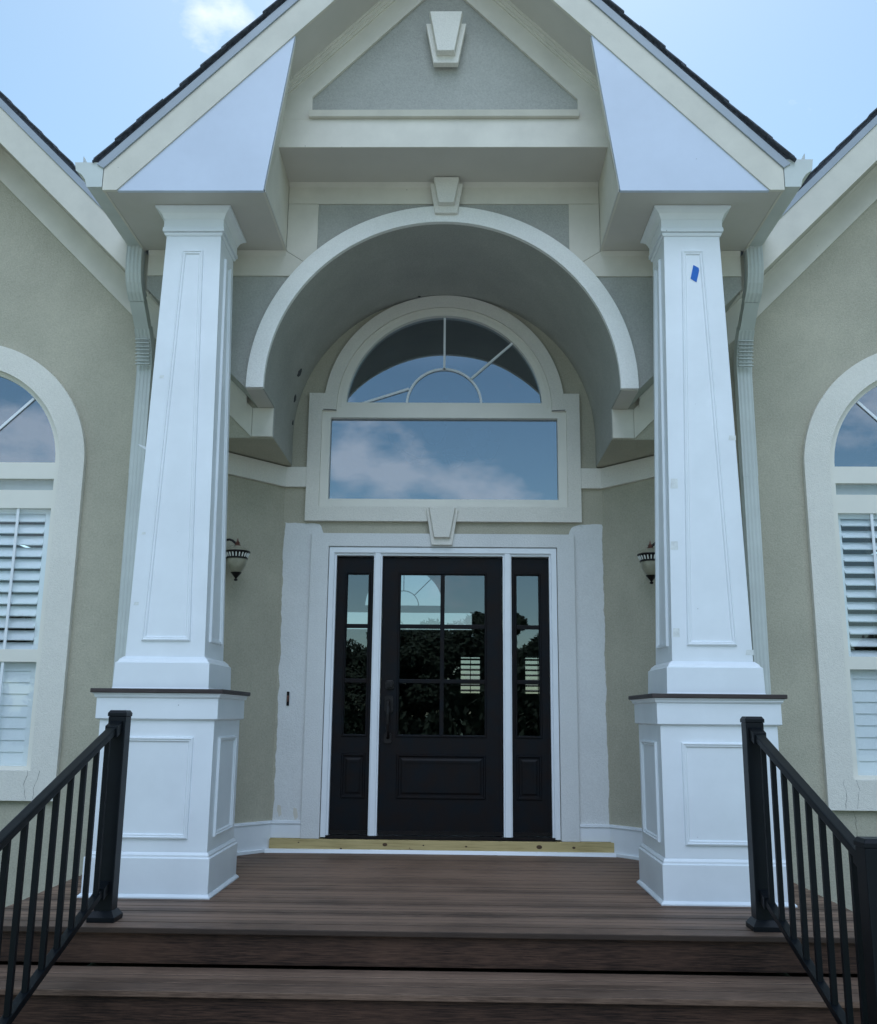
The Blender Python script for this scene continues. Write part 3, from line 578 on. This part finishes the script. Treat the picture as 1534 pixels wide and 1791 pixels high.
# ---------------------------------------------------------------- arched side windows
def side_window(cx, open_upper):
    m_ = 1 if cx > 0 else -1
    r_out, r_in = .912, .735
    wn = MB().plate([winpoly(cx, WZ, .722, .60), winpoly(cx, 2.725, .683, 2.722, 64), [(cx-.686, 2.52), (cx+.686, 2.52), (cx+.686, 2.602), (cx-.686, 2.602)],
                     [(cx-.686, 1.40), (cx+.686, 1.40), (cx+.686, 2.388), (cx-.686, 2.388)], [(cx-.686, .625), (cx+.686, .625), (cx+.686, 1.315), (cx-.686, 1.315)]], YF+.012, YF+.09).build('window', 'vinyl', house, .004)
    MB().plate([winpoly(cx, WZ, r_out, .407), winpoly(cx, WZ, r_in, .60)], YF-.04, YF+.001).build('window_surround', 'stucco_trim', house, .004)
    MB().plate([winpoly(cx, WZ, r_in+.0, .60), winpoly(cx, WZ, .722, .60)], YF+.03, YF+.1).build('frame_gap', 'dark', wn) if False else None
    bead = MB().plate([winpoly(cx, WZ, r_in, .585), winpoly(cx, WZ, .7215, .6005)], YF+.002, YF+.06).build('casing_bead', 'vinyl', wn)
    y = YF+.032
    for P in (winpoly(cx, 2.725, .695, 2.715, 48), [(cx-.69, 2.51), (cx+.69, 2.51), (cx+.69, 2.61), (cx-.69, 2.61)], [(cx-.69, 1.39), (cx+.69, 1.39), (cx+.69, 2.395), (cx-.69, 2.395)], [(cx-.69, .62), (cx+.69, .62), (cx+.69, 1.32), (cx-.69, 1.32)]):
        MB().plate([P], y, y+.005).build('pane', 'glass' if max(q[1] for q in P) > 3 else 'glass2', wn)
    mu = MB(); ym0, ym1 = y-.012, y-.002
    for a_ in (45, 90, 135): mu.bar((cx+.26*cos(R(a_)), 2.722+.26*sin(R(a_))), (cx+.68*cos(R(a_)), 2.722+.68*sin(R(a_))), .018, 0, ym0, ym1)
    mu.plate([arc(cx, 2.722, .27, 0, 180, 32)+arc(cx, 2.722, .252, 180, 0, 32)], ym0, ym1)
    for x in (cx-.45, cx+.45): mu.box(x-.009, x+.009, ym0, ym1, 1.40, 2.388); mu.box(x-.009, x+.009, ym0, ym1, .625, 1.315)
    mu.build('muntin', 'pvc', wn)
    # dark behind the fan light, grey board behind the transom slot
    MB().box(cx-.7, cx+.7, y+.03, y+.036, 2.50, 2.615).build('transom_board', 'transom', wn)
    sh = MB(); ys = y+.045
    fr_ = MB()
    for x in (cx-.68, cx-.02, cx+.66): fr_.box(x-.03, x+.03, ys-.012, ys+.012, .62, 2.39)
    for zz in (.60, 1.335, 2.36): fr_.box(cx-.7, cx+.7, ys-.0125, ys+.0125, zz, zz+.045)
    fr_.build('shutter_frame', 'louver', wn)
    def slats(z0, z1, ang):
        n = round((z1-z0)/.080); pt_ = (z1-z0)/n; a_ = R(ang)
        for k in range(n):
            z = z0+pt_/2+k*pt_; dy, dz = .042*cos(a_), .042*sin(a_); ty, tz = -.005*sin(a_), .005*cos(a_)
            for xa, xb in ((cx-.65, cx-.05), (cx+.01, cx+.63)):
                sh.hexa([(xa, ys-dy-ty, z-dz-tz), (xb, ys-dy-ty, z-dz-tz), (xb, ys-dy+ty, z-dz+tz), (xa, ys-dy+ty, z-dz+tz)],
                        [(xa, ys+dy-ty, z+dz-tz), (xb, ys+dy-ty, z+dz-tz), (xb, ys+dy+ty, z+dz+tz), (xa, ys+dy+ty, z+dz+tz)])
    slats(1.375, 2.375, open_upper); slats(.64, 1.335, 83)
    sh.build('louver_slats', 'louver', wn, .002)
    MB().box(cx-.015, cx-.005, ys-.06, ys-.052, .70, 2.3)
    # cracks in the sill trim
    for x0 in (cx-m_*.80, cx-m_*.72):
        ck = MB(); x, z = x0, .60
        for k in range(6):
            x2, z2 = x+random.uniform(-.014, .014), z-.030; w0 = random.uniform(.0002, .0011); ck.prism_y([(x-w0, z), (x+w0, z), (x2+w0*.8, z2), (x2-w0*.8, z2)], YF-.0412, YF-.039); x, z = x2, z2
        ck.build('trim_crack', 'dark', wn)
side_window(-WX, 56); side_window(WX, 42)
for cx in (-WX, WX):   # interior partition behind each side room so the shutters read against a dim room
    MB().box(cx-1.2, cx+1.2, 3.2, 3.26, 0, 3.6).build('interior_wall', 'inner', house)

# ---------------------------------------------------------------- porch deck and steps
x, z = 2.70, .405; ck = MB()          # hairline crack in the wall under the right sill
for k in range(16):
    x2, z2 = x+random.uniform(-.008, .012), z-.030; w0 = random.uniform(.0003, .0010); ck.prism_y([(x-w0, z), (x+w0, z), (x2+w0, z2), (x2-w0, z2)], YF-.0012, YF+.001); x, z = x2, z2
ck.build('wall_crack', 'dark', house)
deck = empty('porch_deck', (0, -2.6, 0), 'brown composite board porch deck with wide front steps', 'deck')
def local(mb, o): return MB().add([(x-o[0], y-o[1], z-o[2]) for x, y, z in mb.v], mb.f)
O_ = (0, -2.6, 0)
RISE, TREAD = .168, .40
b = MB(); y = -2.605; k = 0
while y < .1:
    y2 = min(y+.1335, .12); b.box(-2.2, 2.2, y, y2-.008, -.026, random.uniform(-.0008, .0006)); y = y2; k += 1
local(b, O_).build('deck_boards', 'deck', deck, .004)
for k in (1, 2):
    z = -RISE*k; y0 = -2.60-TREAD*k
    t = MB(); hw_ = 2.0 if k == 1 else 2.0
    for j in range(3):
        t.box(-2.2, 2.2, y0+j*.1335, y0+(j+1)*.1335-.008, z-.026, z+random.uniform(-.0006, .0006))
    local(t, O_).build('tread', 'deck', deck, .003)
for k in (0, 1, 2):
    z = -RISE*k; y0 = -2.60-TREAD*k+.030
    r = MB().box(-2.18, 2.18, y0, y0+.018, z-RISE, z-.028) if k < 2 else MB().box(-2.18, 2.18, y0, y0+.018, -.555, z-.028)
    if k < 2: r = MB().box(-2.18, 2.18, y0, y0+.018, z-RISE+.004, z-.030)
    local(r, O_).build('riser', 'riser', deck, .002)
for sx in (-1, 1): sk = MB(); sk.box(sx*2.16, sx*2.178, -2.56, -.81, -.55, -.03); sk.box(sx*2.16, sx*2.178, -3.36, -2.57, -.55, -.40); local(sk, O_).build('skirt_board', 'riser', deck)

# ---------------------------------------------------------------- tapered columns
def column(cx, cy, label, extra):
    c = empty('porch_column', (cx, cy, 0), label, 'column', 'tapered porch columns')
    MB().stack([(0, .362), (.008, .362), (.022, .348)]).stack([(.022, .3462), (.205, .3462), (.212, .338), (.222, .338), (.236, .328)]).build('plinth', 'pvc', c, .0015)
    MB().stack([(.236, .3255), (.95, .3255)]).build('pedestal', 'pvc', c, .002)
    MB().stack([(.945, .336), (.952, .3455), (1.066, .3455)]).stack([(1.066, .350), (1.074, .356), (1.082, .358), (1.092, .368)]).build('pedestal_band', 'pvc', c, .0015)
    MB().stack([(1.093, .376), (1.117, .376)]).build('cap_slab', 'capslab', c, .004)
    C0, C1 = (0, -.03), (0, -.075); H0, H1, Z0, Z1 = .231, .174, 1.30, 3.955
    MB().stack([(1.118, .279), (1.126, .276), (1.265, .272), (1.272, .262), (1.285, .256), (1.302, .236)], C0).build('shaft_base', 'pvc', c, .0015)
    MB().frustum(C0, H0, 1.302, C1, H1, Z1).build('shaft', 'pvc', c, .002)
    MB().stack([(3.955, .180), (3.966, .186), (3.972, .186), (3.980, .178)], C1).stack([(3.980, .196), (4.004, .196), (4.010, .191), (4.064, .191)], C1).stack([(4.064, .194), (4.078, .198), (4.098, .208), (4.114, .224), (4.122, .238), (4.134, .240)], C1).build('capital', 'pvc', c, .001)
    ml = MB(); MP = [(0, 0), (.003, .013), (.010, .015), (.014, .009), (.022, .009), (.028, 0)]
    for d, sg in (('y', -1), ('x', 1), ('x', -1), ('y', 1)):
        def pt(u, z, h=0):
            t_ = (z-1.302)/(Z1-1.302); hh = H0+(H1-H0)*t_; cyy = C0[1]+(C1[1]-C0[1])*t_
            return Vector((u, cyy+sg*hh, z)) if d == 'y' else Vector((sg*hh, cyy+u, z))
        q_ = [pt(-.143, 1.392), pt(.143, 1.392), pt(.068, 3.855), pt(-.068, 3.855)]
        nr_ = (q_[1]-q_[0]).cross(q_[3]-q_[0]).normalized()
        if nr_.dot(q_[0]-Vector((0, C0[1], 1.392))) < 0: nr_ = -nr_
        ml.mold(q_, nr_, MP)
        def pp(u, z): return Vector((u, sg*.3255, z)) if d == 'y' else Vector((sg*.3255, u, z))
        nr_ = Vector((0, sg, 0)) if d == 'y' else Vector((sg, 0, 0))
        ml.mold([pp(-.214, .305), pp(.214, .305), pp(.214, .852), pp(-.214, .852)], nr_, MP)
    ml.build('panel_moulding', 'pvc', c)
    def fy(z): t_ = (z-1.302)/(Z1-1.302); return C0[1]+(C1[1]-C0[1])*t_-(H0+(H1-H0)*t_)
    for u, z, w_, h_ in extra: MB().add([(u, fy(z)-.0012, z), (u+w_, fy(z)-.0012, z), (u+w_, fy(z+h_)-.0012, z+h_), (u+.006, fy(z+h_)-.0012, z+h_)], [(0, 1, 2, 3)]).build('filler_patch', 'filler', c)
    return c, fy
CX, CY = 1.577, -1.53
column(-CX, CY, 'white tapered column left of the door, with a torn paper shred on its outer edge', [(-.205, 1.60, .03, .018), (-.19, 2.02, .025, .015), (-.155, 3.0, .03, .02)])
c_, fy = column(CX, CY, 'white tapered column right of the door, with a scrap of blue tape near its top', [(-.215, 1.95, .045, .05), (-.20, 2.32, .045, .06), (-.222, 1.44, .04, .05), (.16, 2.62, .045, .03), (.19, 1.34, .045, .03)])
tz = 3.655
tp = MB(); pts = [(.0, .0), (.033, -.03), (.052, .035), (.052, .072), (.026, .09)]
pts = [(.000, .012), (.036, -.012), (.056, .065), (.054, .085), (.022, .105)]
f0 = lambda u, z: (u+CX-.02, CY+fy(z)-.002, z)
tp.hexa([f0(u, tz+w2) for u, w2 in pts], [(f0(u, tz+w2)[0], f0(u, tz+w2)[1]-.0008, tz+w2) for u, w2 in pts])
tag(tp.build('tape_scrap', 'tape'), 'small scrap of blue masking tape stuck high on the right column', 'tape')
z = 2.545
sp = MB(); x0 = -CX-.205; yy = CY-.24
sp.add([(x0, yy, z), (x0-.03, yy-.02, z+.018), (x0-.045, yy-.03, z+.03), (x0-.01, yy-.012, z+.022), (x0+.025, yy-.003, z+.012), (x0+.02, yy-.004, z-.012)], [(0, 1, 2, 3), (0, 3, 4, 5)])
o = sp.build('paper_shred', 'pvc'); tag(o, 'torn white paper shred sticking out from the left column edge', 'paper'); so_ = o.modifiers.new('s', 'SOLIDIFY'); so_.thickness = .0015

# ---------------------------------------------------------------- black metal stair railings
def railing(x, label):
    o = empty('stair_railing', (x, -2.45, 0), label, 'railing', 'black stair railings'); OO = (x, -2.45, 0)
    def P(mb, name, m='black', bev=.002): return local(mb, OO).build(name, m, o, bev)
    ylo = -3.78 if x > 0 else -3.92
    for yp, z0, z1 in ((-2.45, 0, .965), (ylo, -RISE*2-.0, .545 if x > 0 else .50)):
        hw_ = .0435
        p = MB().box(x-hw_, x+hw_, yp-hw_, yp+hw_, z0+.02, z1); pe = P(p, 'post', bev=.004)
        cc = MB(); cc.stack([(z1, .047), (z1+.016, .047), (z1+.03, .038)], (x, yp)); cc = P(cc, 'post_cap')
        bs = MB(); bs.stack([(z0, .066), (z0+.022, .066), (z0+.05, .046)], (x, yp)); P(bs, 'base_flange')
    zt = lambda y: .515+(y+3.70)*.348
    zb = lambda y: -.178+(y+3.56)*.335
    r = MB(); ya, yb = ylo+.045, -2.495
    def beam(mb, zf, y0, y1, w2, h): mb.hexa([(x-w2, y0, zf(y0)-h), (x+w2, y0, zf(y0)-h), (x+w2, y0, zf(y0)), (x-w2, y0, zf(y0))], [(x-w2, y1, zf(y1)-h), (x+w2, y1, zf(y1)-h), (x+w2, y1, zf(y1)), (x-w2, y1, zf(y1))])
    beam(r, zt, ya, yb, .023, .038); P(r, 'top_rail', bev=.006)
    r = MB(); beam(r, zb, ya, yb, .019, .032); P(r, 'bottom_rail')
    for zf, w2 in ((zt, .031), (zb, .026)):
        for u0, u1 in ((yb-.07, yb), (ya, ya+.06)): r = MB(); beam(r, lambda y: zf(y)+.008, u0, u1, w2, .055); P(r, 'rail_bracket')
    for y in (-2.60, -2.735, -2.878, -3.022, -3.166, -3.31, -3.454, -3.598)+(() if x > 0 else (-3.742,)):
        bl = MB().box(x-.0115, x+.0115, y-.0115, y+.0115, zb(y)-.01, zt(y)-.02); P(bl, 'baluster')
    return o
railing(-1.585, 'black metal stair railing on the left side of the steps')
railing(1.585, 'black metal stair railing on the right side of the steps')

# ---------------------------------------------------------------- wall lanterns
def lantern(sx, label):
    px_, py_ = (1.505 if sx > 0 else -1.485), -.51
    o = empty('wall_lantern', (px_, py_, 1.92), label, 'wall lamp', 'wall lanterns beside the entry')
    MB().lathe([(.0, -.002), (.012, .002), (.014, .012), (.006, .018), (.01, .024), (.038, .058), (.04, .062), (0, .064)], n=20).build('bottom_finial', 'bronze', o, smooth=False)
    MB().lathe([(.03, .06), (.05, .085), (.065, .115), (.072, .145), (.072, .16)], n=28).build('glass_bowl', 'lampglass', o, smooth=True)
    MB().lathe([(.070, .158), (.079, .160), (.079, .168), (.074, .170), (.078, .19), (.093, .206), (.096, .210), (.094, .216), (.06, .22)], n=32).build('rim', 'bronze', o)
    fl = MB()
    for k in range(22):
        t_ = 2*pi*k/22; c2, s2 = cos(t_), sin(t_); w2 = .004
        fl.hexa([(.078*c2+w2*s2, .078*s2-w2*c2, .172), (.078*c2-w2*s2, .078*s2+w2*c2, .172), (.073*c2-w2*s2, .073*s2+w2*c2, .172), (.073*c2+w2*s2, .073*s2-w2*c2, .172)],
                [(.092*c2+w2*s2, .092*s2-w2*c2, .200), (.092*c2-w2*s2, .092*s2+w2*c2, .200), (.082*c2-w2*s2, .082*s2+w2*c2, .202), (.082*c2+w2*s2, .082*s2-w2*c2, .202)])
    fl.build('fluting', 'shade', o)
    MB().lathe([(.086, .216), (.078, .228), (.055, .245), (.03, .256), (.018, .258)], n=28).build('dome', 'lampglass', o, smooth=True)
    MB().lathe([(.022, .256), (.024, .262), (.014, .27), (.018, .278), (.008, .29), (.004, .305), (0, .318)], n=14).build('top_finial', 'copper', o)
    wx, wy = sx*1.655-px_, -.463-py_; n_ = Vector((-.753*sx, -.658))
    a_ = Vector((wx, wy, .25)); arm = []
    for i in range(9):
        t_ = i/8; p = Vector((wx*(1-t_)*1.0, wy*(1-t_), .20+.075*sin(pi*t_)+.06*t_)); arm.append(p)
    P_ = []
    for i, p in enumerate(arm):
        d = (arm[min(8, i+1)]-arm[max(0, i-1)]).normalized(); u_ = Vector((0, 0, 1)).cross(d).normalized(); P_.append((p, u_, d.cross(u_)))
    MB().sweep(P_, [(.009*cos(2*pi*i/8), .009*sin(2*pi*i/8)) for i in range(8)]).build('arm', 'bronze', o)
    t2 = Vector((-n_.y, n_.x)); c0 = Vector((wx, wy))
    pl = [(c0+t2*(.055*cos(2*pi*i/20)), .21+.085*sin(2*pi*i/20)) for i in range(20)]
    MB().hexa([(p.x-n_.x*.02, p.y-n_.y*.02, z) for p, z in pl], [(p.x+n_.x*.02, p.y+n_.y*.02, z) for p, z in pl]).build('back_plate', 'bronze', o)
lantern(-1, 'bronze wall lantern with frosted bowl on the wall left of the door')
lantern(1, 'bronze wall lantern on the right wall, half hidden by the column with blue tape')

# doorbell on the painted strip
db = empty('doorbell', (-1.157, -.004, 1.045), 'small worn doorbell button on the pale painted strip left of the door', 'doorbell')
MB().box(-.010, .010, -.010, 0, 0, .105).build('bell_plate', 'bronze', db, .003)
MB().box(-.006, .006, -.014, -.0102, .03, .075).build('button', 'copper', db, .002)

# ---------------------------------------------------------------- chandelier seen through the upper window
ch = empty('chandelier', (-.02, 2.2, 3.60), 'pale bell-shaded chandelier hanging inside behind the upper window', 'chandelier')
MB().lathe([(0, -.1), (.02, -.08), (.03, -.02), (.012, .05), (.012, .5), (.05, .64), (0, .65)], n=12).build('stem', 'bronze', ch)
for k in range(6):
    t_ = 2*pi*k/6+.3; c2, s2 = cos(t_)*.46, sin(t_)*.46
    MB().sweep([((0, 0, 0), (0, 0, 1), (-sin(t_), cos(t_), 0)), ((c2*.6, s2*.6, -.06), (0, 0, 1), (-sin(t_), cos(t_), 0)), ((c2, s2, .02), (0, 0, 1), (-sin(t_), cos(t_), 0))], [(.006, .006), (-.006, .006), (-.006, -.006), (.006, -.006)]).build('arm', 'bronze', ch)
    MB().lathe([(.03, .0), (.07, .03), (.10, .09), (.13, .17)], (c2, s2, 0), 16).build('shade', 'shade', ch, smooth=True)

# ---------------------------------------------------------------- trees across the road (the door glass mirrors them)
def tree_mesh(h, rad, nleaf, conifer=False):
    lv = MB(); clumps = []
    for k in range(26):
        t_ = random.random(); a_ = random.uniform(0, 2*pi); rr = rad*sqrt(random.random())*(1-.45*t_)
        clumps.append((Vector((rr*cos(a_), rr*sin(a_), h*(.22+.72*t_))), rad*random.uniform(.28, .45)*(1-.3*t_)))
    for i in range(nleaf):
        c, cr_ = random.choice(clumps); d = Vector((random.gauss(0, 1), random.gauss(0, 1), random.gauss(0, 1))).normalized()
        p = c+d*cr_*random.random()**.35; s = random.uniform(.08, .17); u = Vector((random.gauss(0, 1), random.gauss(0, 1), random.gauss(0, 1))).normalized(); v2 = u.cross(d).normalized()
        lv.add([p-u*s, p+v2*s*.5, p+u*s, p-v2*s*.5], [(0, 1, 2, 3)])
    tk = MB(); tk.lathe([(.22, 0), (.16, h*.25), (.11, h*.55), (.03, h*.85)], n=8)
    for c, cr_ in clumps[:8]:
        b0 = Vector((0, 0, h*random.uniform(.25, .5))); d = (c-b0).normalized(); u = d.orthogonal().normalized(); v2 = d.cross(u)
        tk.sweep([(b0, u*.06, v2*.06), (c, u*.015, v2*.015)], [(1, 0), (0, 1), (-1, 0), (0, -1)])
    return lv, tk
protos = []
kinds = [('tall pine', 8.5, 2.6), ('round dense oak', 6.6, 3.2), ('low spreading oak', 5.2, 3.4)]
for nm, h_, r_ in kinds: protos.append(tree_mesh(h_, r_, 26000))
spots = [(-26, -46, 1), (-19.5, -49, 0), (-15, -44, 2), (-11, -50, 1), (-6.6, -45, 2), (-1.8, -49, 1), (2.4, -51, 0), (5.6, -44, 2), (9.8, -48, 1), (14.4, -45, 1), (19, -50, 0), (24, -46, 2), (30, -50, 1)]
rank = ['leftmost', 'second from left', 'third from left', 'fourth from left', 'fifth from left', 'sixth from left', 'middle', 'sixth from right', 'fifth from right', 'fourth from right', 'third from right', 'second from right', 'rightmost']
cache = {}
for i, (x, y, k) in enumerate(spots):
    t = empty('tree', (x, y, -.56), f'{kinds[k][0]}, {rank[i]} in the row facing the house', 'tree', 'trees facing the house')
    if k not in cache:
        lv, tk = protos[k]; a1, a2 = lv.build('crown', 'leaf', t), tk.build('trunk', 'bark', t); cache[k] = (a1, a2)
    else:
        for s_ in cache[k]: c = s_.copy(); COL.objects.link(c); c.parent = t
    t.rotation_euler.z = random.uniform(0, 6); q_ = random.uniform(.88, 1.12); t.scale = (q_*1.15, q_*1.15, q_)
hd_ = MB()
for i in range(70000):
    x = random.uniform(-60, 60); top = 2.3+.9*sin(x*.7)+.7*sin(x*1.9+1)+.4*sin(x*4.1); z = random.random()**.7*max(1.2, top); y = -41+random.uniform(-1.6, 1.6)
    s_ = random.uniform(.13, .28); u = Vector((random.gauss(0, 1), random.gauss(0, 1), random.gauss(0, 1))).normalized(); v2 = u.orthogonal().normalized(); p = Vector((x, y, z-.56))
    hd_.add([p-u*s_, p+v2*s_*.6, p+u*s_, p-v2*s_*.6], [(0, 1, 2, 3)])
o = hd_.build('shrubbery', 'leaf'); o['kind'] = 'stuff'; tag(o, 'dense dark shrubs growing under the row of trees facing the house', 'shrubs')
